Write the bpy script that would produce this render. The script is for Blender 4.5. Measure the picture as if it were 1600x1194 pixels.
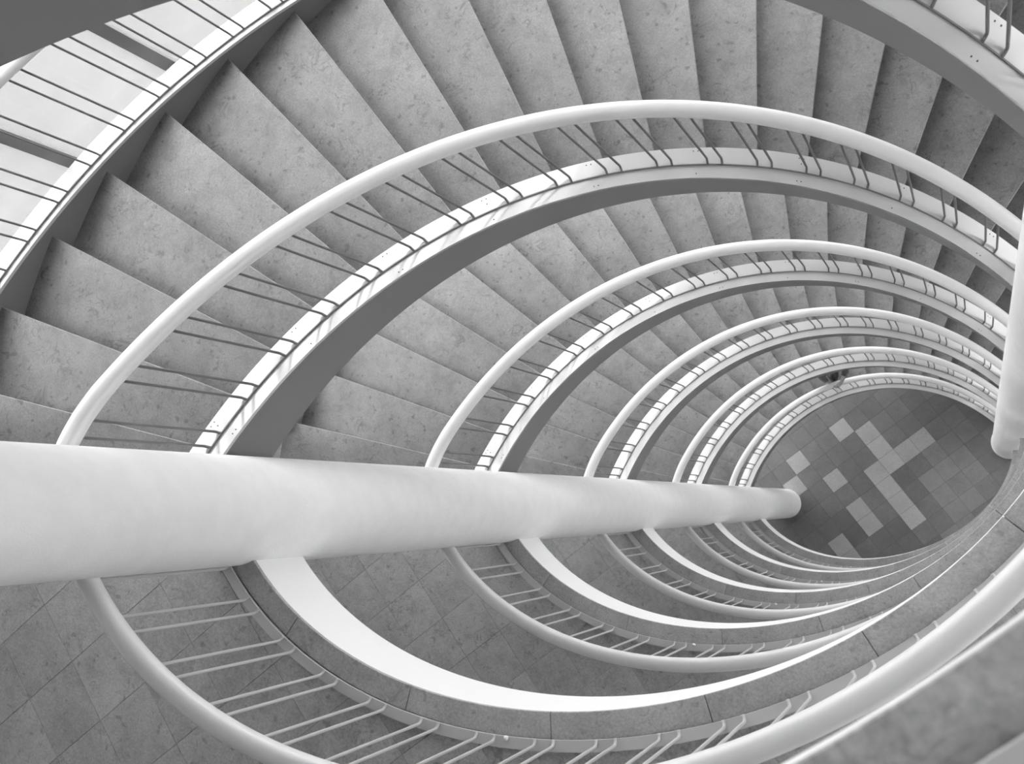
import bpy, bmesh, math, random
from math import pi, cos, sin, radians, sqrt, atan2, hypot
from mathutils import Vector, Matrix
random.seed(7)
S = bpy.context.scene
COL = S.collection
for o in list(bpy.data.objects):
    bpy.data.objects.remove(o)

# ------------------------------------------------------------------ scale
# plan unit = radius of the stair's inner railing; U metres per unit
U = 2.2667
RISE = 0.0742952724          # one riser, in units
NR = 19                      # risers per flight
H = RISE * NR                # storey height
DA = 0.1139444314            # angle of one step
A0 = 3.0736030626            # angle of the first baluster pair of a flight
PAIR = 0.033205              # angle between the two balusters of a pair
ZF = -0.018                  # finished floor below the foot line of the balusters
ZG = -5 * H + ZF             # ground level in units


def W(x, y, z):
    return Vector((x * U, y * U, (z - ZG) * U))


# ------------------------------------------------------------------ camera
R = ((0.8975953165, 0.1913536015, -0.3971227102),
     (0.1648027494, -0.9812132322, -0.1003027750),
     (-0.4088553553, 0.0245843866, -0.9122680014))      # right, down, forward
CAM = (0.4999622240, 0.2362921463, 1.8719119004)
FPX = 1692.52
cam = bpy.data.cameras.new('camera')
cam.sensor_fit = 'HORIZONTAL'
cam.sensor_width = 36.0
cam.lens = 36.0 * FPX / 1600.0
cam.clip_start, cam.clip_end = 0.05, 500
cam.dof.use_dof = True
cam.dof.focus_distance = 6.0
cam.dof.aperture_fstop = 5.6
co = bpy.data.objects.new('camera', cam)
COL.objects.link(co)
m = Matrix(((R[0][0], -R[1][0], -R[2][0]), (R[0][1], -R[1][1], -R[2][1]), (R[0][2], -R[1][2], -R[2][2]))).to_4x4()
m.translation = W(*CAM)
co.matrix_world = m
S.camera = co


def in_view(x, y, z, pad):
    q = [sum(R[i][j] * ((x, y, z)[j] - CAM[j]) for j in range(3)) for i in range(3)]
    if q[2] <= 0.05:
        return False
    px, py = 800 + FPX * q[0] / q[2], 597 + FPX * q[1] / q[2]
    return -pad < px < 1600 + pad and -pad < py < 1194 + pad


# ------------------------------------------------------------------ world, exposure
S.view_settings.view_transform = 'Standard'
S.view_settings.look = 'None'
S.view_settings.gamma = 1.0
S.view_settings.exposure = 0.0
S.view_settings.use_curve_mapping = False
wd = bpy.data.worlds.new('overcast_sky')
S.world = wd
wd.use_nodes = True
nt = wd.node_tree
bg = nt.nodes['Background']
bg.inputs['Color'].default_value = (1, 1, 1, 1)
bg.inputs['Strength'].default_value = 8.6
S.cycles.max_bounces = 10
S.cycles.diffuse_bounces = 6
S.cycles.transparent_max_bounces = 12
S.cycles.use_denoising = True


# ------------------------------------------------------------------ materials
def mat(name):
    mt = bpy.data.materials.new(name)
    mt.use_nodes = True
    return mt, mt.node_tree, mt.node_tree.nodes['Principled BSDF']


def g(v):
    return (v, v, v, 1)


def N(nt, typ, **kw):
    n = nt.nodes.new(typ)
    for k, v in kw.items():
        if k in n.inputs:
            n.inputs[k].default_value = v
        else:
            setattr(n, k, v)
    return n


def ramp(nt, a, b, p0=0.0, p1=1.0):
    r = nt.nodes.new('ShaderNodeValToRGB')
    r.color_ramp.elements[0].position = p0
    r.color_ramp.elements[1].position = p1
    r.color_ramp.elements[0].color = g(a)
    r.color_ramp.elements[1].color = g(b)
    return r


def paint(name, v, rough, bump=0.0, scale=60, var=0.0, coat=0.0):
    mt, nt, b = mat(name)
    L = nt.links
    b.inputs['Base Color'].default_value = g(v)
    b.inputs['Roughness'].default_value = rough
    if coat:
        b.inputs['Coat Weight'].default_value = coat
        b.inputs['Coat Roughness'].default_value = 0.12
        b.inputs['Coat IOR'].default_value = 1.7
    tc = N(nt, 'ShaderNodeNewGeometry')
    n = N(nt, 'ShaderNodeTexNoise', Scale=scale, Detail=4.0)
    L.new(tc.outputs['Position'], n.inputs['Vector'])
    if var:
        n2 = N(nt, 'ShaderNodeTexNoise', Scale=scale * 0.08, Detail=6.0)
        L.new(tc.outputs['Position'], n2.inputs['Vector'])
        r = ramp(nt, v * (1 - var), min(1, v * (1 + var * 0.5)), 0.35, 0.65)
        L.new(n2.outputs['Fac'], r.inputs['Fac'])
        L.new(r.outputs['Color'], b.inputs['Base Color'])
    if bump:
        bp = N(nt, 'ShaderNodeBump', Strength=bump, Distance=0.004)
        L.new(n.outputs['Fac'], bp.inputs['Height'])
        L.new(bp.outputs['Normal'], b.inputs['Normal'])
    return mt


def stone(name, lo, hi, rough=0.5, fossils=1.0, rnd=0.0):
    mt, nt, b = mat(name)
    L = nt.links
    geo = N(nt, 'ShaderNodeNewGeometry')
    oi = N(nt, 'ShaderNodeObjectInfo')
    add = N(nt, 'ShaderNodeVectorMath', operation='MULTIPLY_ADD')
    cx = N(nt, 'ShaderNodeCombineXYZ')
    for i in range(3):
        L.new(oi.outputs['Random'], cx.inputs[i])
    L.new(cx.outputs[0], add.inputs[0])
    add.inputs[1].default_value = (37, 51, 23)
    L.new(geo.outputs['Position'], add.inputs[2])
    n1 = N(nt, 'ShaderNodeTexNoise', Scale=3.2, Detail=8.0, Roughness=0.68)
    L.new(add.outputs[0], n1.inputs['Vector'])
    r1 = ramp(nt, lo, hi, 0.3, 0.72)
    L.new(n1.outputs['Fac'], r1.inputs['Fac'])
    # fine grain
    n2 = N(nt, 'ShaderNodeTexNoise', Scale=90.0, Detail=5.0, Roughness=0.7)
    L.new(add.outputs[0], n2.inputs['Vector'])
    r2 = ramp(nt, 0.74, 1.20, 0.3, 0.7)
    L.new(n2.outputs['Fac'], r2.inputs['Fac'])
    # cloudy darker blotches
    n5 = N(nt, 'ShaderNodeTexNoise', Scale=8.5, Detail=7.0, Roughness=0.72, Distortion=0.6)
    L.new(add.outputs[0], n5.inputs['Vector'])
    r5 = ramp(nt, 1.06, 0.70, 0.46, 0.74)
    L.new(n5.outputs['Fac'], r5.inputs['Fac'])
    m5 = N(nt, 'ShaderNodeMixRGB', blend_type='MULTIPLY')
    m5.inputs[0].default_value = min(1.0, fossils)
    L.new(r1.outputs['Color'], m5.inputs[1])
    L.new(r5.outputs['Color'], m5.inputs[2])
    mx = N(nt, 'ShaderNodeMixRGB', blend_type='MULTIPLY')
    mx.inputs[0].default_value = 1.0
    L.new(m5.outputs[0], mx.inputs[1])
    L.new(r2.outputs['Color'], mx.inputs[2])
    # curled fossil lines: thin iso-lines of a warped noise, only inside scattered patches
    n3 = N(nt, 'ShaderNodeTexNoise', Scale=7.0, Detail=3.0, Roughness=0.55, Distortion=1.6)
    L.new(add.outputs[0], n3.inputs['Vector'])
    sb = N(nt, 'ShaderNodeMath', operation='SUBTRACT')
    L.new(n3.outputs['Fac'], sb.inputs[0])
    sb.inputs[1].default_value = 0.52
    ab = N(nt, 'ShaderNodeMath', operation='ABSOLUTE')
    L.new(sb.outputs[0], ab.inputs[0])
    rl = ramp(nt, 1.0, 0.0, 0.006, 0.03)
    L.new(ab.outputs[0], rl.inputs['Fac'])
    n4 = N(nt, 'ShaderNodeTexNoise', Scale=4.6, Detail=3.0)
    L.new(add.outputs[0], n4.inputs['Vector'])
    rm = ramp(nt, 0.0, 1.0, 0.52, 0.66)
    L.new(n4.outputs['Fac'], rm.inputs['Fac'])
    ml = N(nt, 'ShaderNodeMath', operation='MULTIPLY')
    L.new(rl.outputs['Color'], ml.inputs[0])
    L.new(rm.outputs['Color'], ml.inputs[1])
    # dark pits
    vo = N(nt, 'ShaderNodeTexNoise', Scale=22.0, Detail=2.0, Roughness=0.5)
    L.new(add.outputs[0], vo.inputs['Vector'])
    rv = ramp(nt, 0.0, 1.0, 0.635, 0.72)
    L.new(vo.outputs['Fac'], rv.inputs['Fac'])
    mxx = N(nt, 'ShaderNodeMath', operation='MAXIMUM')
    L.new(ml.outputs[0], mxx.inputs[0])
    L.new(rv.outputs['Color'], mxx.inputs[1])
    fs = N(nt, 'ShaderNodeMath', operation='MULTIPLY')
    fs.inputs[1].default_value = 0.55 * fossils
    L.new(mxx.outputs[0], fs.inputs[0])
    mf = N(nt, 'ShaderNodeMixRGB', blend_type='MIX')
    L.new(fs.outputs[0], mf.inputs[0])
    L.new(mx.outputs[0], mf.inputs[1])
    mf.inputs[2].default_value = g(lo * 0.3)
    out = mf.outputs[0]
    if rnd:
        mr = N(nt, 'ShaderNodeMapRange')
        mr.inputs['To Min'].default_value = 1 - rnd
        mr.inputs['To Max'].default_value = 1 + rnd
        L.new(oi.outputs['Random'], mr.inputs['Value'])
        mm = N(nt, 'ShaderNodeVectorMath', operation='SCALE')
        L.new(out, mm.inputs[0])
        L.new(mr.outputs[0], mm.inputs['Scale'])
        out = mm.outputs[0]
    L.new(out, b.inputs['Base Color'])
    b.inputs['Roughness'].default_value = rough
    bp = N(nt, 'ShaderNodeBump', Strength=0.12, Distance=0.002)
    L.new(n2.outputs['Fac'], bp.inputs['Height'])
    L.new(bp.outputs['Normal'], b.inputs['Normal'])
    return mt


M_WHITE = paint('white_gloss_paint', 0.80, 0.34, 0.03, 30)
M_FASCIA = paint('white_fascia_paint', 0.88, 0.5)
M_RAIL = paint('white_handrail_paint', 0.72, 0.4, 0.02, 25, 0, 0.25)
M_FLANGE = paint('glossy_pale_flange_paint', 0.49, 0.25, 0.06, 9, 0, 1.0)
M_ROD = paint('grey_baluster_paint', 0.15, 0.45)  # stair bars show their unlit side; that shade is put into the grey
M_BAR = paint('pale_base_bar_paint', 0.5, 0.4)
M_COLUMN = paint('white_textured_column_paint', 0.84, 0.6, 0.35, 110, 0.03)
M_PLASTER = paint('white_plaster', 0.80, 0.7, 0.1, 80, 0.03)
M_SOFFIT = paint('grey_slab_underside', 0.35, 0.8)
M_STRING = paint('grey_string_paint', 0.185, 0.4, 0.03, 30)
M_HALL = paint('pale_hall_wall', 0.7, 0.7, 0.1, 80, 0.05)
M_CEIL = paint('ceiling_plaster', 0.7, 0.8)
M_MULLION = paint('grey_mullion_paint', 0.2, 0.45, 0.05, 40, 0.08)
M_SCREW = paint('dark_screw_steel', 0.06, 0.4)
M_TREAD = stone('mottled_limestone_tread', 0.13, 0.2, 0.42, 1.0, 0.05)
M_TILE = stone('grey_landing_stone', 0.29, 0.41, 0.45, 0.8, 0.07)
M_CURB = stone('landing_curb_stone', 0.32, 0.46, 0.5, 0.6, 0.05)
M_DARKT = stone('dark_ground_tile', 0.15, 0.2, 0.4, 0.25, 0.11)
M_LIGHTT = stone('light_ground_tile', 0.36, 0.44, 0.4, 0.25, 0.07)
M_JOINT = paint('grey_joint_mortar', 0.12, 0.9)
M_OUT = paint('forecourt_paving', 0.06, 0.9, 0.1, 3, 0.1)
M_HAIR = paint('dark_hair', 0.012, 0.5)
M_SKIN = paint('skin', 0.35, 0.55)
M_COAT = paint('grey_cloth', 0.12, 0.9)
M_TROUSER = paint('dark_cloth', 0.06, 0.9)
M_EYE = paint('eye_dark', 0.02, 0.3)


def glass_mat():
    mt = bpy.data.materials.new('frosted_wired_glass')
    mt.use_nodes = True
    nt = mt.node_tree
    nt.nodes.clear()
    L = nt.links
    out = N(nt, 'ShaderNodeOutputMaterial')
    tr = N(nt, 'ShaderNodeBsdfTransparent')
    tr.inputs['Color'].default_value = g(0.75)
    tl = N(nt, 'ShaderNodeBsdfTranslucent')
    gl = N(nt, 'ShaderNodeBsdfGlossy')
    gl.inputs['Roughness'].default_value = 0.12
    geo = N(nt, 'ShaderNodeNewGeometry')
    n = N(nt, 'ShaderNodeTexNoise', Scale=9.0, Detail=6.0, Roughness=0.65)
    L.new(geo.outputs['Position'], n.inputs['Vector'])
    r = ramp(nt, 0.80, 0.98, 0.3, 0.75)
    L.new(n.outputs['Fac'], r.inputs['Fac'])
    L.new(r.outputs['Color'], tl.inputs['Color'])
    m1 = N(nt, 'ShaderNodeMixShader')
    m1.inputs[0].default_value = 0.07
    L.new(tr.outputs[0], m1.inputs[1])
    L.new(tl.outputs[0], m1.inputs[2])
    m2 = N(nt, 'ShaderNodeMixShader')
    m2.inputs[0].default_value = 0.05
    L.new(m1.outputs[0], m2.inputs[1])
    L.new(gl.outputs[0], m2.inputs[2])
    L.new(m2.outputs[0], out.inputs['Surface'])
    return mt


M_GLASS = glass_mat()


# ------------------------------------------------------------------ object helpers
def empty(name, loc):
    o = bpy.data.objects.new(name, None)
    o.location = loc
    o.empty_display_size = 0.2
    COL.objects.link(o)
    return o


def tag(o, label=None, cat=None, group=None, kind=None):
    for k, v in (('label', label), ('category', cat), ('group', group), ('kind', kind)):
        if v:
            o[k] = v
    return o


def put(name, me, parent=None, loc=None, rz=0.0):
    """loc is a world position; parents are never rotated"""
    o = bpy.data.objects.new(name, me)
    loc = Vector(loc) if loc is not None else Vector((0, 0, 0))
    if parent is not None:
        o.parent = parent
        loc = loc - world_loc(parent)
    o.location = loc
    o.rotation_euler = (0, 0, rz)
    COL.objects.link(o)
    return o


def world_loc(o):
    v = o.location.copy()
    while o.parent is not None:
        o = o.parent
        v = v + o.location
    return v


def mesh(name, verts, faces, mt, smooth=False):
    me = bpy.data.meshes.new(name)
    me.from_pydata([tuple(v) for v in verts], [], faces)
    me.materials.append(mt)
    bm = bmesh.new()
    bm.from_mesh(me)
    bmesh.ops.recalc_face_normals(bm, faces=bm.faces)
    bm.to_mesh(me)
    bm.free()
    if smooth:
        me.shade_smooth()
    return me


def obj(name, verts, faces, mt, parent=None, smooth=False, at=None):
    """verts in world metres; origin moved to `at` (default: first vertex)"""
    c = Vector(at) if at is not None else Vector(verts[0])
    me = mesh(name, [Vector(v) - c for v in verts], faces, mt, smooth)
    return put(name, me, parent, c)


def sweep(sections, closed=True):
    """list of equal-length vertex rings -> verts, faces with end caps"""
    n = len(sections[0])
    v = [p for s in sections for p in s]
    f = []
    for i in range(len(sections) - 1):
        for j in range(n):
            k = (j + 1) % n
            f.append((i * n + j, i * n + k, (i + 1) * n + k, (i + 1) * n + j))
    f.append(tuple(range(n)))
    f.append(tuple((len(sections) - 1) * n + j for j in range(n)))
    return v, f


def cyl(r, a, z):
    return W(r * cos(a), r * sin(a), z)


def box(verts_lo, verts_hi):
    n = len(verts_lo)
    f = [tuple(range(n)), tuple(range(n, 2 * n))]
    for j in range(n):
        k = (j + 1) % n
        f.append((j, k, n + k, n + j))
    return list(verts_lo) + list(verts_hi), f


# ------------------------------------------------------------------ plan of the well
AX = radians(117.5)
UX, UY = cos(AX), sin(AX)           # axis s, towards the stair side
VX, VY = UY, -UX                    # axis t, from the left column to the right one
ES, EA, EB, ET = 0.422, 0.862, 0.641, -0.010    # landing edge: half ellipse in (s, t)


def st(s, t):
    return s * UX + t * VX, s * UY + t * VY


def edge(th, off=0.0):
    """point of the landing edge at parameter th, moved outwards by off"""
    s, t = ES - EB * cos(th), ET + EA * sin(th)
    ns, n_t = -cos(th) / EB, sin(th) / EA
    l = hypot(ns, n_t)
    s, t = s + off * ns / l, t + off * n_t / l
    return st(s, t), st(ns / l, n_t / l)


TH0, TH1 = -radians(93), radians(93)
FINE = [TH0 + (TH1 - TH0) * i / 400 for i in range(401)]


def arc_table(off):
    acc = [0.0]
    p = edge(FINE[0], off)[0]
    for th in FINE[1:]:
        q = edge(th, off)[0]
        acc.append(acc[-1] + hypot(q[0] - p[0], q[1] - p[1]))
        p = q
    return acc


def th_at(acc, d):
    for i in range(400):
        if acc[i + 1] >= d:
            f = (d - acc[i]) / (acc[i + 1] - acc[i])
            return FINE[i] + f * (FINE[i + 1] - FINE[i])
    return FINE[-1]


def ang(i):
    return A0 - DA * i


def lvl(n):
    return (1 - n) * H


def helix_z(i):
    return -RISE * max(-1.3, min(NR + 1.3, i))


# columns (plan units)
C1 = (-0.9235, -0.0872, 0.1165)
C2 = (0.5991, 0.7057, 0.119)

# ------------------------------------------------------------------ setting
zroof = 2 * H + 0.1
# ground floor slab and its tiles
fl = obj('floor', *box([W(*st(s, t), ZG - 0.06) for s, t in ((-1.32, -2.12), (-1.32, 2.12), (2.0, 2.12), (2.0, -2.12))],
                       [W(*st(s, t), ZG - 0.004) for s, t in ((-1.32, -2.12), (-1.32, 2.12), (2.0, 2.12), (2.0, -2.12))]), M_JOINT)
tag(fl, 'ground floor of square dark and light tiles at the bottom of the well', 'floor', kind='structure')

TA = radians(48.5)
E1, E2 = (cos(TA), sin(TA)), (sin(TA), -cos(TA))
KG = (CAM[2] - ZG) / (CAM[2] + 5 * H + 0.1)     # tile grid was measured on a plane at -5H - 0.1
P = 0.1440
LIGHT = {(0, -6), (1, -5), (1, -4), (0, -3), (0, -2), (0, -1), (0, 0), (1, -3), (2, -3), (3, -3), (-3, -6), (-4, -5), (-2, -4),
         (-2, -2), (-2, -1), (-4, -1), (-4, 0)}
MID = {(3, -1), (2, -1), (3, 0), (2, 0), (2, 1), (1, 2), (3, -2), (4, -1), (4, 0), (3, 1), (2, 2)}
M_MIDT = stone('middle_grey_ground_tile', 0.2, 0.26, 0.4, 0.25, 0.1)


def tile_mesh(name, poly, th, mt):
    n = len(poly)
    cx = sum(p[0] for p in poly) / n
    cy = sum(p[1] for p in poly) / n
    c = 0.0018
    lo, mid, hi = [], [], []
    for x, y in poly:
        d = Vector((x - cx, y - cy))
        l = max(d.length, 1e-6)
        k = (l - c) / l
        lo.append(((x - cx), (y - cy), -th))
        mid.append(((x - cx), (y - cy), -0.001))
        hi.append(((x - cx) * k, (y - cy) * k, 0.0))
    v = lo + mid + hi
    f = [tuple(range(n)), tuple(range(2 * n, 3 * n))]
    for a in (0, n):
        for j in range(n):
            k = (j + 1) % n
            f.append((a + j, a + k, a + n + k, a + n + j))
    return mesh(name, v, f, mt), cx, cy


half = (P * KG * U - 0.004) / 2
tm = {}
for key, mt in (('d', M_DARKT), ('m', M_MIDT), ('l', M_LIGHTT)):
    poly = [tuple(half * (a * E1[i] + b * E2[i]) for i in (0, 1)) for a, b in ((-1, -1), (1, -1), (1, 1), (-1, 1))]
    tm[key] = tile_mesh('floor_tile', poly, 0.02, mt)[0]
for i in range(-12, 13):
    for j in range(-12, 13):
        x = (0.024 + i * P) * E1[0] + (0.016 + j * P) * E2[0]
        y = (0.024 + i * P) * E1[1] + (0.016 + j * P) * E2[1]
        x, y = CAM[0] + (x - CAM[0]) * KG, CAM[1] + (y - CAM[1]) * KG
        if hypot(x, y) > 1.22 or not in_view(x, y, ZG, 20):
            continue
        s, t = x * UX + y * UY, x * VX + y * VY
        if s < -0.5:
            continue
        k = 'l' if (i, j) in LIGHT else 'm' if (i, j) in MID else 'd'
        put('floor_tile', tm[k], fl, W(x, y, ZG + random.uniform(-0.0003, 0.0003)))

og = obj('ground_outside', *box([W(x, y, ZG - 0.3) for x, y in ((-60, -60), (60, -60), (60, 60), (-60, 60))],
                                [W(x, y, ZG - 0.07) for x, y in ((-60, -60), (60, -60), (60, 60), (-60, 60))]), M_OUT, at=W(0, 0, ZG))
tag(og, 'pale paved ground outside seen through the stair windows', 'ground', kind='structure')


def wall(name, pts, thick, label):
    (s0, t0), (s1, t1) = pts
    d = Vector((s1 - s0, t1 - t0)).normalized()
    nx, ny = -d.y * thick, d.x * thick
    q = [st(s0, t0), st(s1, t1), st(s1 + nx, t1 + ny), st(s0 + nx, t0 + ny)]
    o = obj(name, *box([W(*p, ZG - 0.05) for p in q], [W(*p, zroof) for p in q]), M_HALL)
    tag(o, label, 'wall', kind='structure')


a_l, a_r = ang(-0.715) - AX, ang(18.305) - AX
pl = (1.94 * cos(a_l), -1.94 * sin(a_l))
pr = (1.94 * cos(a_r), -1.94 * sin(a_r))
wall('wall_back', ((-1.3, -2.1), (-1.3, 2.1)), -0.08, 'plain white back wall of the landing halls')
wall('wall_left', ((-1.3, -2.1), (1.0, -2.1)), 0.08, 'plain white wall on the left side of the landing halls')
# right hall wall, pierced by unseen windows added to light column and landings
def st_box(s0, s1, t0, t1, z0, z1):
    q = [st(s0, t0), st(s1, t0), st(s1, t1), st(s0, t1)]
    return box([W(*p, z0) for p in q], [W(*p, z1) for p in q])


vv, ff = [], []
HS0, HS1, HZ0, HZ1 = -1.2, 0.45, 0.12, 1.2
blocks = [(-1.3, HS0, ZG - 0.02, zroof), (HS1, 1.0, ZG - 0.02, zroof)]
for n in range(0, 7):
    z = lvl(n) + ZF
    top = lvl(n - 1) + ZF + HZ0 if n else zroof
    blocks.append((HS0, HS1, z + HZ1, top))
blocks.append((HS0, HS1, ZG - 0.02, ZG + HZ0))
for a, b, z0, z1 in blocks:
    v, f = st_box(a, b, 2.1, 2.18, z0, z1)
    ff += [tuple(i + len(vv) for i in q_) for q_ in f]
    vv += v
tag(obj('wall_right', vv, ff, M_HALL), 'pale wall with one wide window per storey on the right side of the landing halls', 'wall', kind='structure')
ORD = ['first', 'second', 'third', 'fourth', 'fifth', 'sixth', 'seventh']
for n in range(0, 7):  # unseen windows, added for the light they let into the halls
    z = lvl(n) + ZF
    wn = empty('window_%d' % (n + 21), W(*st(HS0, 2.13), z + HZ0))
    tag(wn, 'wide hall window on the %s storey from the top' % ORD[n], 'window', kind='structure')
    v, f = [], []
    for a, b, z0, z1 in ((HS0, HS1, HZ0, HZ0 + 0.02), (HS0, HS1, HZ1 - 0.02, HZ1), (HS0, HS0 + 0.02, HZ0, HZ1), (HS1 - 0.02, HS1, HZ0, HZ1), (-0.19, -0.17, HZ0, HZ1)):
        v1, f1 = st_box(a, b, 2.12, 2.15, z + z0, z + z1)
        f += [tuple(i + len(v) for i in q_) for q_ in f1]
        v += v1
    obj('window_frame', v, f, M_MULLION, wn)
    for a, b in ((HS0 + 0.02, -0.19), (-0.17, HS1 - 0.02)):
        obj('glass_pane', [W(*st(a, 2.135), z + HZ0 + 0.02), W(*st(b, 2.135), z + HZ0 + 0.02), W(*st(b, 2.135), z + HZ1 - 0.02), W(*st(a, 2.135), z + HZ1 - 0.02)], [(0, 1, 2, 3)], M_GLASS, wn)
wall('wall_front_left', ((1.0, -2.12), pl), 0.06, 'short white wall beside the left end of the stair windows')
wall('wall_front_right', ((1.0, 2.12), pr), -0.06, 'short white wall beside the right end of the stair windows')
q = [st(s, t) for s, t in ((-1.4, -2.2), (-1.4, 2.2), (2.05, 2.2), (2.05, -2.2))]
tag(obj('ceiling', *box([W(*p, zroof) for p in q], [W(*p, zroof + 0.1) for p in q]), M_CEIL), 'flat white ceiling above the top landing', 'ceiling', kind='structure')

# window bays around the outside of the stair
BAY = 1.585
RW = 1.925
ba = BAY * DA
chord = 2 * RW * sin(ba / 2) * U
mw, md = 0.075, 0.075
zt = [ZG] + [0.55 - H * k for k in range(4, -2, -1)] + [zroof]
v, f = box([(-md / 2, -mw / 2, 0), (md / 2, -mw / 2, 0), (md / 2, mw / 2, 0), (-md / 2, mw / 2, 0)],
           [(-md / 2, -mw / 2, (zroof - ZG) * U), (md / 2, -mw / 2, (zroof - ZG) * U), (md / 2, mw / 2, (zroof - ZG) * U), (-md / 2, mw / 2, (zroof - ZG) * U)])
me_mull = mesh('mullion', v, f, M_MULLION)
panes, trans = {}, None
hw = chord / 2 - 0.02
v, f = box([(-0.03, -hw, -0.03), (0.03, -hw, -0.03), (0.03, hw, -0.03), (-0.03, hw, -0.03)], [(-0.03, -hw, 0.03), (0.03, -hw, 0.03), (0.03, hw, 0.03), (-0.03, hw, 0.03)])
me_tr = mesh('transom', v, f, M_MULLION)
NB = 9
for b in range(NB):
    i0 = -0.715 + BAY * b
    am = ang(i0 + BAY / 2)
    rm = RW * cos(ba / 2)
    base = W(rm * cos(am), rm * sin(am), ZG)
    wn = empty('window_%d' % (b + 1), base)
    tag(wn, 'tall frosted window bay %s along the curved stair wall' % ['first', 'second', 'third', 'fourth', 'fifth', 'sixth', 'seventh', 'eighth', 'ninth', 'tenth', 'eleventh', 'twelfth'][b] + ' from the left', 'window', kind='structure')
    put('mullion', me_mull, wn, W(RW * cos(ang(i0)), RW * sin(ang(i0)), ZG), ang(i0))
    if b == NB - 1:
        a = ang(i0 + BAY)
        put('mullion', me_mull, wn, W(RW * cos(a), RW * sin(a), ZG), a)
    for k in range(len(zt) - 1):
        hgt = round((zt[k + 1] - zt[k]) * U, 4)
        if hgt not in panes:
            e = 0.001
            panes[hgt] = mesh('glass_pane', [(0, -hw, e), (0, hw, e), (0, hw, hgt - e), (0, -hw, hgt - e)], [(0, 1, 2, 3)], M_GLASS)
        put('glass_pane', panes[hgt], wn, W(rm * cos(am), rm * sin(am), zt[k]), am)
        if k:
            put('transom', me_tr, wn, W(rm * cos(am), rm * sin(am), zt[k]), am)

# solid curved wall added in place of further bays, to darken the right end
ii = [-0.715 + BAY * NB + 0.3 + (18.4 - (-0.715 + BAY * NB + 0.3)) * k / 10 for k in range(11)]
v, f = sweep([[W(r * cos(ang(i)), r * sin(ang(i)), z) for r, z in ((1.905, ZG), (1.96, ZG), (1.96, zroof), (1.905, zroof))] for i in ii])
tag(obj('wall_curved_right', v, f, M_HALL, None, True), 'curved solid wall beyond the right end of the stair windows', 'wall', kind='structure')
bpy.data.objects['wall_curved_right'].data.set_sharp_from_angle(angle=radians(40))

# ------------------------------------------------------------------ columns
def column(name, c, base_ring, label):
    x, y, r = c
    rings = []
    prof = [(r, ZG), (r, zroof)]
    if base_ring:
        prof = [(r * 1.05, ZG), (r * 1.05, ZG + 0.16), (r * 1.04, ZG + 0.175), (r, ZG + 0.18), (r, zroof)]
    for rr, z in prof:
        rings.append([W(x + rr * cos(2 * pi * k / 64), y + rr * sin(2 * pi * k / 64), z) for k in range(64)])
    v, f = sweep(rings)
    root = empty(name, W(x, y, ZG))
    sh = obj('shaft', v, f, M_COLUMN, root, True, at=W(x, y, ZG))
    sh.data.set_sharp_from_angle(angle=radians(40))
    tag(root, label, 'column', kind='thing')
    return root


column('round_column', C1, False, 'thick round white column running from the left edge down to the ground floor')
column('round_column', C2, True, 'grey-white round column at the right edge with a stepped foot')

# ------------------------------------------------------------------ flights
RI0, RI1 = 0.951, 1.031      # inner string flange
RO0, RO1 = 1.812, 1.885      # outer string flange


def hel(n, r, i, off):
    return cyl(r, ang(i), lvl(n) + helix_z(i) + off)


def helix_box(name, n, r0, r1, z0, z1, i0, i1, step, mt, parent, smooth=True):
    cnt = max(2, int((i1 - i0) / step))
    ii = [i0 + (i1 - i0) * k / cnt for k in range(cnt + 1)]
    secs = [[hel(n, r0, i, z0), hel(n, r1, i, z0), hel(n, r1, i, z1), hel(n, r0, i, z1)] for i in ii]
    v, f = sweep(secs)
    o = obj(name, v, f, mt, parent, smooth)
    o.data.set_sharp_from_angle(angle=radians(35))
    return o


# a tread and a riser, local x outwards, origin at mid radius on its front edge
RM = 1.42


def sector(r0, r1, a0, a1, z0, z1, lip=0.0, chamf=0.004):
    v = []
    cuts = 5
    for r in (r0, r1):
        pass
    lo, hi = [], []
    pts = [(r0, a0), (r1, a0), (r1, a1), (r0, a1)]
    for r, a in pts:
        lo.append((r * cos(a) * U - RM * U, r * sin(a) * U, z0))
        hi.append((r * cos(a) * U - RM * U, r * sin(a) * U, z1))
    return box(lo, hi)


TT = 0.032                     # tread thickness (m)
NO = 0.038                     # nosing stands this far in front of the radial line
TR0, TR1 = 1.0, 1.84
lo, mid, hi = [], [], []
for r, back in ((TR0, 0), (TR1, 0), (TR1, 1), (TR0, 1)):
    if back:
        x, y = r * cos(DA) * U - RM * U, r * sin(DA) * U + 0.03
        lo.append((x, y, -TT)), mid.append((x, y, -0.004)), hi.append((x, y, 0))
    else:
        x = r * U - RM * U
        lo.append((x, -NO + 0.012, -TT)), mid.append((x, -NO, -0.004)), hi.append((x, -NO + 0.004, 0))
vv = lo + mid + hi
ff = [(0, 1, 2, 3), (8, 9, 10, 11)]
for a in (0, 4):
    for j in range(4):
        k = (j + 1) % 4
        ff.append((a + j, a + k, a + 4 + k, a + 4 + j))
me_tread = mesh('tread', vv, ff, M_TREAD)
rh = RISE * U - TT
x0, x1 = TR0 * U - RM * U, TR1 * U - RM * U
v, f = box([(x0, 0.004, -TT - rh), (x1, 0.004, -TT - rh), (x1, 0.027, -TT - rh), (x0, 0.027, -TT - rh)],
           [(x0, -0.008, -TT), (x1, -0.008, -TT), (x1, 0.027, -TT), (x0, 0.027, -TT)])
me_riser = mesh('riser', v, f, M_TREAD)

# baluster: straight bar, small bend, short foot towards the well (local -x)
ROD_R = 0.0070
RAIL_Z = 0.386
ROD_TOP = 0.374


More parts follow.
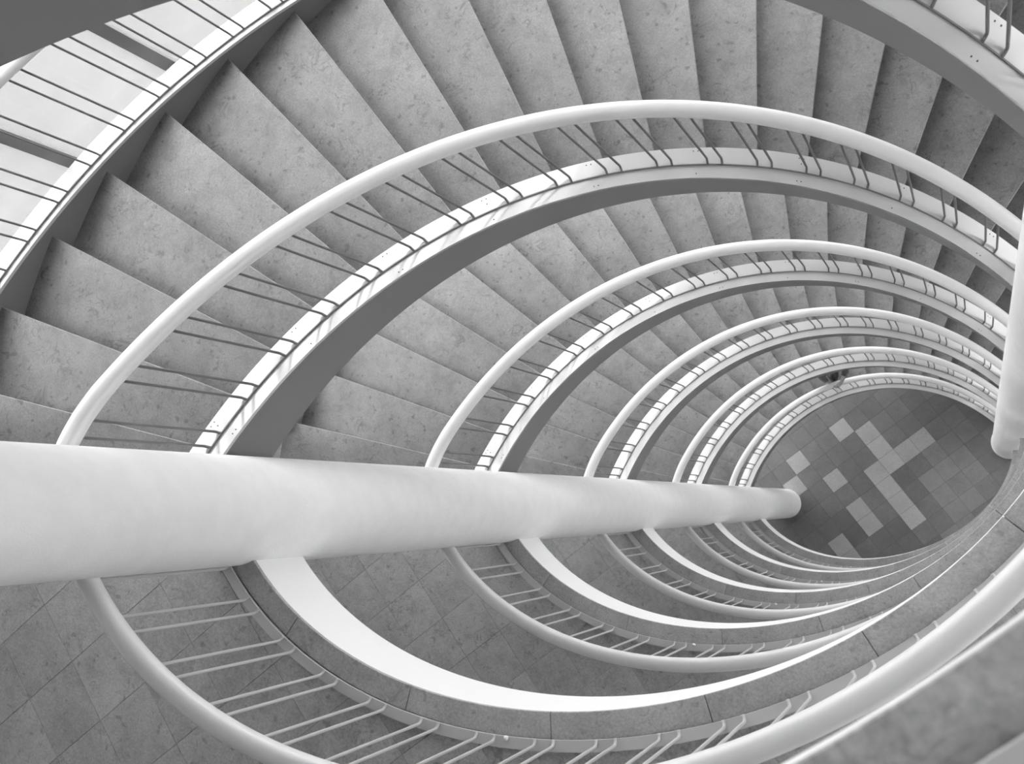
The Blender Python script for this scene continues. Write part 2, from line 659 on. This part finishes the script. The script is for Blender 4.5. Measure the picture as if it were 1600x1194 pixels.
def rod_mesh(name, foot, mt, r=ROD_R):
    path = [(0, 0, ROD_TOP * U), (0, 0, 0.022), (-0.004, 0, 0.008), (-0.018, 0, 0.0), (-foot, 0, 0.0)]
    secs = []
    for i, p in enumerate(path):
        p = Vector(p)
        d = (Vector(path[min(i + 1, len(path) - 1)]) - Vector(path[max(i - 1, 0)])).normalized()
        a = Vector((0, 1, 0))
        b = d.cross(a)
        secs.append([tuple(p + r * (cos(t) * a + sin(t) * b)) for t in [2 * pi * k / 8 for k in range(8)]])
    v, f = sweep(secs)
    me = mesh(name, v, f, mt, True)
    return me


me_rod = rod_mesh('baluster', 0.034, M_ROD)
me_rod_l = rod_mesh('baluster', 0.026, M_BAR)  # same bars on the landings, window light put into a paler paint

HRW, HRH = 0.0195, 0.0155     # half width and half height of the handrail


def rail_sections(pts, closed=False, n=20):
    """pts: list of (centre Vector, outward horizontal Vector)"""
    secs = []
    for k, (c, nrm) in enumerate(pts):
        d = (pts[min(k + 1, len(pts) - 1)][0] - pts[max(k - 1, 0)][0]).normalized()
        up = d.cross(nrm).normalized()
        if up.z < 0:
            up = -up
        ring = []
        for j in range(n):
            a = 2 * pi * j / n
            ca, sa = cos(a), sin(a)
            ex = 0.8
            x = math.copysign(abs(ca) ** ex, ca) * HRW * U
            y = math.copysign(abs(sa) ** ex, sa) * HRH * U
            ring.append(c + nrm * x + up * y)
        secs.append(ring)
    return secs


FL = ['nearest stair flight, its grey string edge and flange crossing the top right corner',
      'widest stair flight of mottled stone treads sweeping across the top of the view',
      'second full stair flight down, treads showing between the first and second white rails',
      'third full stair flight down, treads showing between the second and third white rails',
      'fourth full stair flight down, narrow treads below the third white rail',
      'lowest stair flight, with the person on it, ending on the ground floor',
      'stair flight above the camera, rising out of the view to the storey above']
RL = ['nearest inner stair railing, only its dark bars showing at the top right corner',
      'largest curved white stair railing with paired thin bars, crossing the upper view',
      'second curved white stair railing down, inside the largest one',
      'third curved white stair railing down towards the ground floor',
      'fourth curved white stair railing down, just outside the innermost one',
      'innermost lowest curved white stair railing, where the person leans']

for n in range(-1, 6):  # the first, unseen flight is added overhead to block high sky
    zl = lvl(n)
    root = empty('stair_flight', hel(n, 1.0, 18, -0.12))
    tag(root, FL[n], 'stairs', 'stair flights stacked around the well')
    for k in range(0, NR):
        a = ang(k - 0.5)
        z = zl + ZF - k * RISE
        loc = cyl(RM, a, z)
        put('tread', me_tread, root, loc, a)
        put('riser', me_riser, root, loc, a)
    # soffit plate
    helix_box('soffit', n, 1.0, 1.83, -0.215, -0.19, 0.2, 18.2, 0.5, M_PLASTER, root)
    # inner string: web plus overhanging flange
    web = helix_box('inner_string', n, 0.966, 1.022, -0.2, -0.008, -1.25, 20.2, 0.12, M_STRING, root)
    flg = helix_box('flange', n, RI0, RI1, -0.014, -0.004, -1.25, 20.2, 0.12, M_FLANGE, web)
    # screw heads, too small to pick apart
    if 0 <= n < 3:
        bm = bmesh.new()
        for q in range(10):
            i = 0.05 + q * 2.08
            for r, di in ((1.022, 0), (1.022, 0.09), (1.008, 0.05), (0.962, 0), (0.962, 0.09)):
                if (r == 0.962 and di and q % 2) or (r == 1.008 and q % 3):
                    continue
                c = hel(n, r, i + di, -0.0038)
                bmesh.ops.create_cone(bm, cap_ends=True, segments=8, radius1=0.0042, radius2=0.0035, depth=0.002, matrix=Matrix.Translation(c))
        me = bpy.data.meshes.new('screw_heads')
        c0 = hel(n, 1.0, 10, 0)
        bm.transform(Matrix.Translation(-c0))
        bm.to_mesh(me)
        bm.free()
        me.materials.append(M_SCREW)
        tag(put('screw_heads', me, web, c0), kind='stuff')
    # outer string
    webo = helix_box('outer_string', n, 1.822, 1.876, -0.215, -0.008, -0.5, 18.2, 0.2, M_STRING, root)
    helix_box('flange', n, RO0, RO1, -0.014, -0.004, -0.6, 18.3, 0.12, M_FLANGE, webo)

    # inner railing
    if n < 0:
        continue
    rr = empty('stair_railing', hel(n, 1.0, 9, 0))
    tag(rr, RL[n], 'railing', 'inner stair railings')
    i0, i1 = -1.25, 20.2
    cnt = 150
    pts = []
    for q in range(cnt + 1):
        i = i0 + (i1 - i0) * q / cnt
        # ease the kink where the slope starts and ends
        a = ang(i)
        z = sum(-RISE * max(-0.35, min(NR + 0.5, i + d)) for d in (-0.8, -0.4, 0, 0.4, 0.8)) / 5
        pts.append((cyl(1.0, a, zl + z + RAIL_Z), Vector((cos(a), sin(a), 0))))
    v, f = sweep(rail_sections(pts))
    o = obj('handrail', v, f, M_RAIL, rr, True, at=hel(n, 1.0, 9, RAIL_Z))
    o.data.set_sharp_from_angle(angle=radians(60))
    helix_box('lower_bar', n, 0.9838, 0.9866, -0.004, 0.0015, -1.25, 20.2, 0.12, M_ROD, rr)
    for k in range(0, 19):
        for j in (0, 1):
            a = ang(k) + j * PAIR
            z = zl - k * RISE + (PAIR / DA) * RISE * j
            if n == 0 and k < 12:
                continue
            put('baluster', me_rod, rr, cyl(1.0, a, z), a)

# outer railing of the widest flight
n = 1
rr = empty('stair_railing', hel(n, 1.835, 3, 0))
tag(rr, 'outer stair railing of thin paired bars before the frosted windows at top left', 'railing')
pts = []
for q in range(121):
    i = -0.5 + 19 * q / 120
    a = ang(i)
    pts.append((cyl(1.835, a, lvl(n) + helix_z(i) + RAIL_Z), Vector((cos(a), sin(a), 0))))
v, f = sweep(rail_sections(pts))
o = obj('handrail', v, f, M_RAIL, rr, True, at=hel(n, 1.835, 3, RAIL_Z))
o.data.set_sharp_from_angle(angle=radians(60))
helix_box('lower_bar', n, 1.8266, 1.8294, -0.004, 0.0015, -0.5, 18.3, 0.12, M_ROD, rr)
me_rod_o = rod_mesh('baluster', 0.016, M_ROD)
i = 1.424 - 3 * 0.5705
while i < 18:
    for d in (0.0, 0.165):
        put('baluster', me_rod_o, rr, hel(n, 1.835, i + d, 0), ang(i + d))
    i += 0.5705

# ------------------------------------------------------------------ landings
def clip(poly, px, py, nx, ny):
    """keep the side where (p - (px,py)).n >= 0"""
    out = []
    for a in range(len(poly)):
        p, q = poly[a], poly[(a + 1) % len(poly)]
        dp = (p[0] - px) * nx + (p[1] - py) * ny
        dq = (q[0] - px) * nx + (q[1] - py) * ny
        if dp >= 0:
            out.append(p)
        if (dp >= 0) != (dq >= 0):
            t = dp / (dp - dq)
            out.append((p[0] + t * (q[0] - p[0]), p[1] + t * (q[1] - p[1])))
    return out


def ray_rect(c, p, s0, s1, t0, t1):
    ds, dt = p[0] - c[0], p[1] - c[1]
    best = 1e9
    for lim, d, o in ((s0, ds, c[0]), (s1, ds, c[0]), (t0, dt, c[1]), (t1, dt, c[1])):
        if abs(d) > 1e-9:
            k = (lim - o) / d
            if k > 0:
                best = min(best, k)
    return c[0] + ds * best, c[1] + dt * best


LL = ['top landing edge, out of focus close below the camera in the bottom right corner',
      'largest landing with joint-lined grey floor tiles in the bottom left corner',
      'second landing down, its floor framed by the broadest white fascia curve',
      'third landing down, a narrow crescent of grey floor right of the column',
      'fourth landing down, a thin crescent of floor near the column foot',
      'lowest landing, the thinnest crescent beside the ground floor',
      'landing slab of the storey above the camera, out of the view']
LR = ['top landing railing, only its pale base bar showing in the bottom right corner',
      'largest landing railing, a pale rail sweeping along the bottom edge',
      'second landing railing down, pale rail curving below the column middle',
      'third landing railing down, pale rail with short paired bars',
      'fourth landing railing down, thin pale rail near the column foot',
      'lowest landing railing, the smallest pale rail above the ground floor']
ROD_OFF = 0.058
acc_c = arc_table(0.0)
acc_r = arc_table(ROD_OFF - 0.008)
# parameter where the photographed baluster pair stands, to set the phase of the pairs
best = min(FINE, key=lambda th: (edge(th, 0.05)[0][0] + 0.822) ** 2 + (edge(th, 0.05)[0][1] + 0.264) ** 2)
ph = acc_r[FINE.index(best)]
PITCH = 0.117
KL = (CAM[2] - ZF) / (CAM[2] + 0.1)
TP = 0.358 / U * KL


def blocked(x, y):
    return any(hypot(x - c[0], y - c[1]) < c[2] * 0.97 for c in (C1, C2))


for n in range(-1, 6):  # the first, unseen slab is added overhead for its shading
    zl = lvl(n)
    ES, ET = (0.4875, 0.1206) if n == 0 else (0.422, -0.010)
    fz = -0.06 if n == 0 else -0.2
    kb = 0.70 if n == 0 else 1.0            # narrower stone strip on the top landing
    (ex, ey), _ = edge(0.0, 0.3)
    root = empty('landing', W(ex, ey, zl + ZF))
    tag(root, LL[n], 'landing', 'landings stacked on the near side of the well')
    # slab
    inner = []
    al, ar = ang(-0.5) - AX, ang(17.5) - AX
    for r in (1.95, 1.5, 1.05):
        inner.append((r * cos(al), -r * sin(al)))
    for q in range(61):
        th = radians(-84 + 168 * q / 60)
        (x, y), _ = edge(th, 0.02)
        inner.append((x * UX + y * UY, x * VX + y * VY))
    for r in (1.05, 1.5, 1.95):
        inner.append((r * cos(ar), -r * sin(ar)))
    secs, sc2 = [], []
    for p in inner:
        o_ = ray_rect((0.1, 0.0), p, -1.3, 1.15, -2.1, 2.1)
        a, b = st(*p), st(*o_)
        secs.append([W(*a, zl - 0.2), W(*b, zl - 0.2), W(*b, zl - 0.05), W(*a, zl - 0.05)])
        sc2.append([W(*a, zl - 0.05), W(*b, zl - 0.05), W(*b, zl + ZF - 0.0045), W(*a, zl + ZF - 0.0045)])
    v, f = sweep(sc2)
    obj('screed', v, f, M_TILE, root, at=W(ex, ey, zl - 0.05))
    v, f = sweep(secs)
    obj('slab', v, f, M_SOFFIT, root, at=W(ex, ey, zl - 0.2))
    if n < 0:
        continue
    # white fascia on the well side
    secs = []
    for q in range(121):
        th = radians(-88 + 176 * q / 120)
        a, b = edge(th, 0.003)[0], edge(th, 0.03)[0]
        secs.append([W(*a, zl + fz), W(*b, zl + fz), W(*b, zl - 0.0265), W(*a, zl - 0.0265)])
    v, f = sweep(secs)
    o = obj('fascia', v, f, M_FASCIA, root, True, at=W(*edge(0, 0)[0], zl - 0.2))
    o.data.set_sharp_from_angle(angle=radians(35))
    # curb stones
    d = acc_c[-1] / 2 - 0.29 * 4.6
    L0, L1 = 0.06, acc_c[-1] - 0.06
    cuts = [L0] + [x for x in [acc_c[-1] / 2 + (0.035 if n else 0.17) + 0.29 * k for k in range(-5, 6)] if L0 + 0.05 < x < L1 - 0.05] + [L1]
    for c0, c1 in zip(cuts[:-1], cuts[1:]):
        secs = []
        for q in range(9):
            th = th_at(acc_c, c0 + 0.0008 + (c1 - c0 - 0.0016) * q / 8)
            prof = [(0.0015, -0.026), (0.05 * kb, -0.026), (0.05 * kb, -0.0165), (0.049 * kb, -0.015), (0.0015, -0.015), (0.0005, -0.016)]
            secs.append([W(*edge(th, o_)[0], zl + z) for o_, z in prof])
        v, f = sweep(secs)
        obj('curb_stone', v, f, M_CURB, root, at=secs[4][0])
        secs = []
    # floor tiles
    if n:
        g2 = 0.0009 / U
        for i in range(-16, 17):
            for j in range(-16, 17):
                # along E1 lines at -2.956/U + i*TP ; across (normal E2 negated) lines at 1.13/U + j*TP
                a0 = KL * (-2.956 / U) + (1 - KL) * (CAM[0] * E1[0] + CAM[1] * E1[1]) + i * TP
                b0 = KL * (1.13 / U) - (1 - KL) * (CAM[0] * E2[0] + CAM[1] * E2[1]) + j * TP
                poly = []
                for da, db in ((g2, g2), (TP - g2, g2), (TP - g2, TP - g2), (g2, TP - g2)):
                    a, b = a0 + da, b0 + db
                    poly.append((a * E1[0] - b * E2[0], a * E1[1] - b * E2[1]))
                cx = sum(p[0] for p in poly) / 4
                cy = sum(p[1] for p in poly) / 4
                s, t = cx * UX + cy * UY, cx * VX + cy * VY
                if not in_view(cx, cy, zl + ZF, 90) or not (-1.25 < s < 1.1 and -2.0 < t < 2.0):
                    continue
                if n >= 3 and hypot(cx, cy) > 1.7:
                    continue
                # cut by the stair edge lines and by the curb
                for aa, sg in ((ang(-1.5), 1), (ang(17.5), -1)):
                    if s > 0.1 and (t < 0) == (sg == 1):
                        o_ = (NO if sg < 0 else -0.036) / U
                        poly = clip(poly, sin(aa) * o_, -cos(aa) * o_, -sin(aa) * sg, cos(aa) * sg)
                if len(poly) >= 3:
                    th = min(FINE[::4], key=lambda h_: (edge(h_, 0.05)[0][0] - cx) ** 2 + (edge(h_, 0.05)[0][1] - cy) ** 2)
                    (px, py), (nx, ny) = edge(th, 0.051)
                    poly = clip(poly, px, py, nx, ny)
                if len(poly) < 3:
                    continue
                ar_ = abs(sum(poly[k][0] * poly[k - 1][1] - poly[k - 1][0] * poly[k][1] for k in range(len(poly)))) / 2
                if ar_ < 0.0008:
                    continue
                me, mx_, my_ = tile_mesh('floor_tile', [(x * U, y * U) for x, y in poly], 0.011, M_TILE)
                put('floor_tile', me, root, (mx_, my_, W(0, 0, zl + ZF).z + random.uniform(-0.0005, 0.0005)))
    # railing
    rr = empty('landing_railing', W(*edge(0.0, ROD_OFF)[0], zl))
    tag(rr, LR[n], 'railing', 'landing railings')
    pts = []
    for q in range(161):
        th = radians(-91 + 182 * q / 160)
        (x, y), (nx, ny) = edge(th, ROD_OFF - 0.004)
        pts.append((W(x, y, zl + RAIL_Z), Vector((nx, ny, 0))))
    if n == 0:
        # the camera leans over this one: only its bar and bars outside the frame
        pass
    v, f = sweep(rail_sections(pts))
    o = obj('handrail', v, f, M_RAIL, rr, True, at=W(*edge(0, ROD_OFF)[0], zl + RAIL_Z))
    o.data.set_sharp_from_angle(angle=radians(60))
    secs = []
    for q in range(121):
        th = radians(-88 + 176 * q / 120)
        a, b = edge(th, (ROD_OFF - 0.010) * kb)[0], edge(th, ROD_OFF * kb + 0.011)[0]
        secs.append([W(*a, zl - 0.0085), W(*b, zl - 0.0085), W(*b, zl - 0.003), W(*a, zl - 0.003)])
    v, f = sweep(secs)
    o = obj('base_bar', v, f, M_BAR, rr, True, at=W(*edge(0, ROD_OFF)[0], zl))
    o.data.set_sharp_from_angle(angle=radians(35))
    for k in range(-1, 22):
        for dd in (-0.018, 0.018):
            d = ph + k * PITCH + dd
            if not 0.02 < d < acc_r[-1] - 0.02:
                continue
            th = th_at(acc_r, d)
            (x, y), (nx, ny) = edge(th, ROD_OFF)
            if blocked(x, y):
                continue
            put('baluster', me_rod_l, rr, W(x, y, zl), atan2(ny, nx))
    # one round-headed bolt on the bar
    bm = bmesh.new()
    bmesh.ops.create_uvsphere(bm, u_segments=10, v_segments=6, radius=0.011)
    me = bpy.data.meshes.new('bolt')
    bm.to_mesh(me)
    bm.free()
    me.materials.append(M_WHITE)
    me.shade_smooth()
    th = th_at(acc_r, ph + 5.36 * PITCH)
    put('bolt', me, rr, W(*edge(th, ROD_OFF - 0.008)[0], zl + 0.001))

# ------------------------------------------------------------------ person leaning on the lowest railing
def skin(name, pts, edges, mt, parent, base, levels=2):
    """pts: (x, y, z, radius); local x towards the well, y along the rail, z up"""
    me = bpy.data.meshes.new(name)
    me.from_pydata([p[:3] for p in pts], edges, [])
    me.materials.append(mt)
    o = bpy.data.objects.new(name, me)
    COL.objects.link(o)
    o.parent = parent
    sk = o.modifiers.new('skin', 'SKIN')
    sk.use_smooth_shade = True
    for i, p in enumerate(pts):
        r = p[3] if isinstance(p[3], tuple) else (p[3], p[3])
        me.skin_vertices[0].data[i].radius = r
    me.skin_vertices[0].data[0].use_root = True
    sb = o.modifiers.new('smooth', 'SUBSURF')
    sb.levels = sb.render_levels = levels
    return o


ip = 8.25
ap = ang(ip)
foot = cyl(1.165, ap, lvl(5) + ZF - 9 * RISE)
person = empty('person', foot)
person.rotation_euler = (0, 0, ap + pi)          # local x points to the well
tag(person, 'dark-haired person in grey clothes leaning over the innermost lowest railing', 'person', kind='thing')
P_ = [(0.0, 0, 0.90, (0.15, 0.11)), (0.05, 0, 1.08, (0.145, 0.10)), (0.11, 0, 1.24, (0.16, 0.105)), (0.16, 0, 1.345, (0.10, 0.08)),
      (0.205, 0, 1.40, 0.052), (0.24, 0, 1.445, 0.06)]
E_ = [(0, 1), (1, 2), (2, 3), (3, 4), (4, 5)]


def add(pt, prev):
    P_.append(pt)
    E_.append((prev, len(P_) - 1))
    return len(P_) - 1


for sg in (-1, 1):
    k = add((0.13, sg * 0.15, 1.325, 0.062), 3)
    k = add((0.15, sg * 0.195, 1.30, 0.056), k)
    k = add((0.20, sg * 0.20, 1.20, 0.046), k)
    k = add((0.245, sg * 0.175, 1.135, 0.041), k)
    k = add((0.32, sg * 0.125 - 0.02, 1.128, 0.036), k)
    w = add((0.385, sg * 0.085 - 0.035, 1.122, 0.026), k)
    h_ = add((0.405, sg * 0.055 - 0.035, 1.116, 0.026), w)
    for q in range(4):
        dx = 0.018 * (q - 1.5)
        f1 = add((0.412 + dx, sg * 0.022 - 0.035, 1.108, 0.0085), h_)
        f2 = add((0.414 + dx, sg * (-0.004 + 0.003 * abs(q - 1)) - 0.035, 1.102, 0.008), f1)
    t1 = add((0.375, sg * 0.05 - 0.035, 1.108, 0.010), w)
    add((0.368, sg * 0.025 - 0.035, 1.102, 0.0085), t1)
    k = add((0.0, sg * 0.09, 0.84, 0.085), 0)
    k = add((0.02, sg * 0.10, 0.48, 0.058), k)
    k = add((0.0, sg * 0.10, 0.30, 0.055), k)
    k = add((-0.01, sg * 0.10, 0.075, 0.04), k)
    k = add((0.06, sg * 0.105, 0.035, 0.034), k)
    add((0.13, sg * 0.11, 0.03, 0.028), k)
skin('body', P_, E_, M_SKIN, person, foot)
# clothes a little outside the body
cp = [(x, y, z, (r[0] + 0.012, r[1] + 0.012) if isinstance(r, tuple) else r + 0.010) for x, y, z, r in P_]
keep = [i for i in range(len(P_)) if (i < 4 or (P_[i][2] > 1.115 and i > 5 and P_[i][3] > 0.03))]
mp = {i: j for j, i in enumerate(keep)}
skin('jacket', [cp[i] for i in keep], [(mp[a], mp[b]) for a, b in E_ if a in mp and b in mp], M_COAT, person, foot)
keep = [i for i in range(len(P_)) if i == 0 or (P_[i][2] < 0.86 and P_[i][2] > 0.07)]
mp = {i: j for j, i in enumerate(keep)}
skin('trousers', [cp[i] for i in keep], [(mp[a], mp[b]) for a, b in E_ if a in mp and b in mp], M_TROUSER, person, foot)
for sg in (-1, 1):
    skin('shoe', [(-0.05, sg * 0.10, 0.045, 0.043), (0.06, sg * 0.105, 0.042, 0.045), (0.15, sg * 0.112, 0.036, 0.036)], [(0, 1), (1, 2)], M_TROUSER, person, foot)


def blob(name, mt, parent, c, rad, tilt=0.0, shape=None, seg=20):
    bm = bmesh.new()
    bmesh.ops.create_uvsphere(bm, u_segments=seg, v_segments=seg * 3 // 4, radius=1.0)
    for v_ in bm.verts:
        p = v_.co.copy()
        if shape:
            p = shape(p)
        v_.co = Vector((p.x * rad[0], p.y * rad[1], p.z * rad[2]))
    bm.transform(Matrix.Rotation(tilt, 4, 'Y'))
    me = bpy.data.meshes.new(name)
    bm.to_mesh(me)
    bm.free()
    me.materials.append(mt)
    me.shade_smooth()
    o = bpy.data.objects.new(name, me)
    COL.objects.link(o)
    o.parent = parent
    o.location = c
    return o


def face(p):
    q = p.copy()
    if p.z < 0:                                        # jaw narrows towards the chin
        q.y *= 1 + 0.32 * p.z
        q.x *= 1 + 0.12 * p.z
    if p.x > 0.6 and abs(p.y) < 0.22 and -0.3 < p.z < 0.25:
        q.x += 0.17 * (1 - abs(p.y) / 0.22) * (1 - (p.z + 0.3) / 0.6)   # nose
    return q


hc = Vector((0.275, 0, 1.49))
T_ = 0.55
head = blob('head', M_SKIN, person, hc, (0.098, 0.078, 0.118), T_, face, 32)
rot = Matrix.Rotation(T_, 3, 'Y')
for sg in (-1, 1):
    blob('eye', M_EYE, head, rot @ Vector((0.086, sg * 0.031, 0.012)), (0.010, 0.013, 0.008), T_, None, 8)
    blob('ear', M_SKIN, head, rot @ Vector((-0.005, sg * 0.078, -0.005)), (0.018, 0.010, 0.030), T_, None, 8)
blob('mouth', M_COAT, head, rot @ Vector((0.086, 0, -0.055)), (0.008, 0.024, 0.005), T_, None, 8)


def hairshape(p):
    q = p.copy()
    if p.x > 0.35 and p.z < 0.45:
        q *= 0.82                                      # keep the face free
    return q


blob('hair', M_HAIR, person, hc + rot @ Vector((-0.012, 0, 0.022)), (0.108, 0.092, 0.118), T_, hairshape, 24)
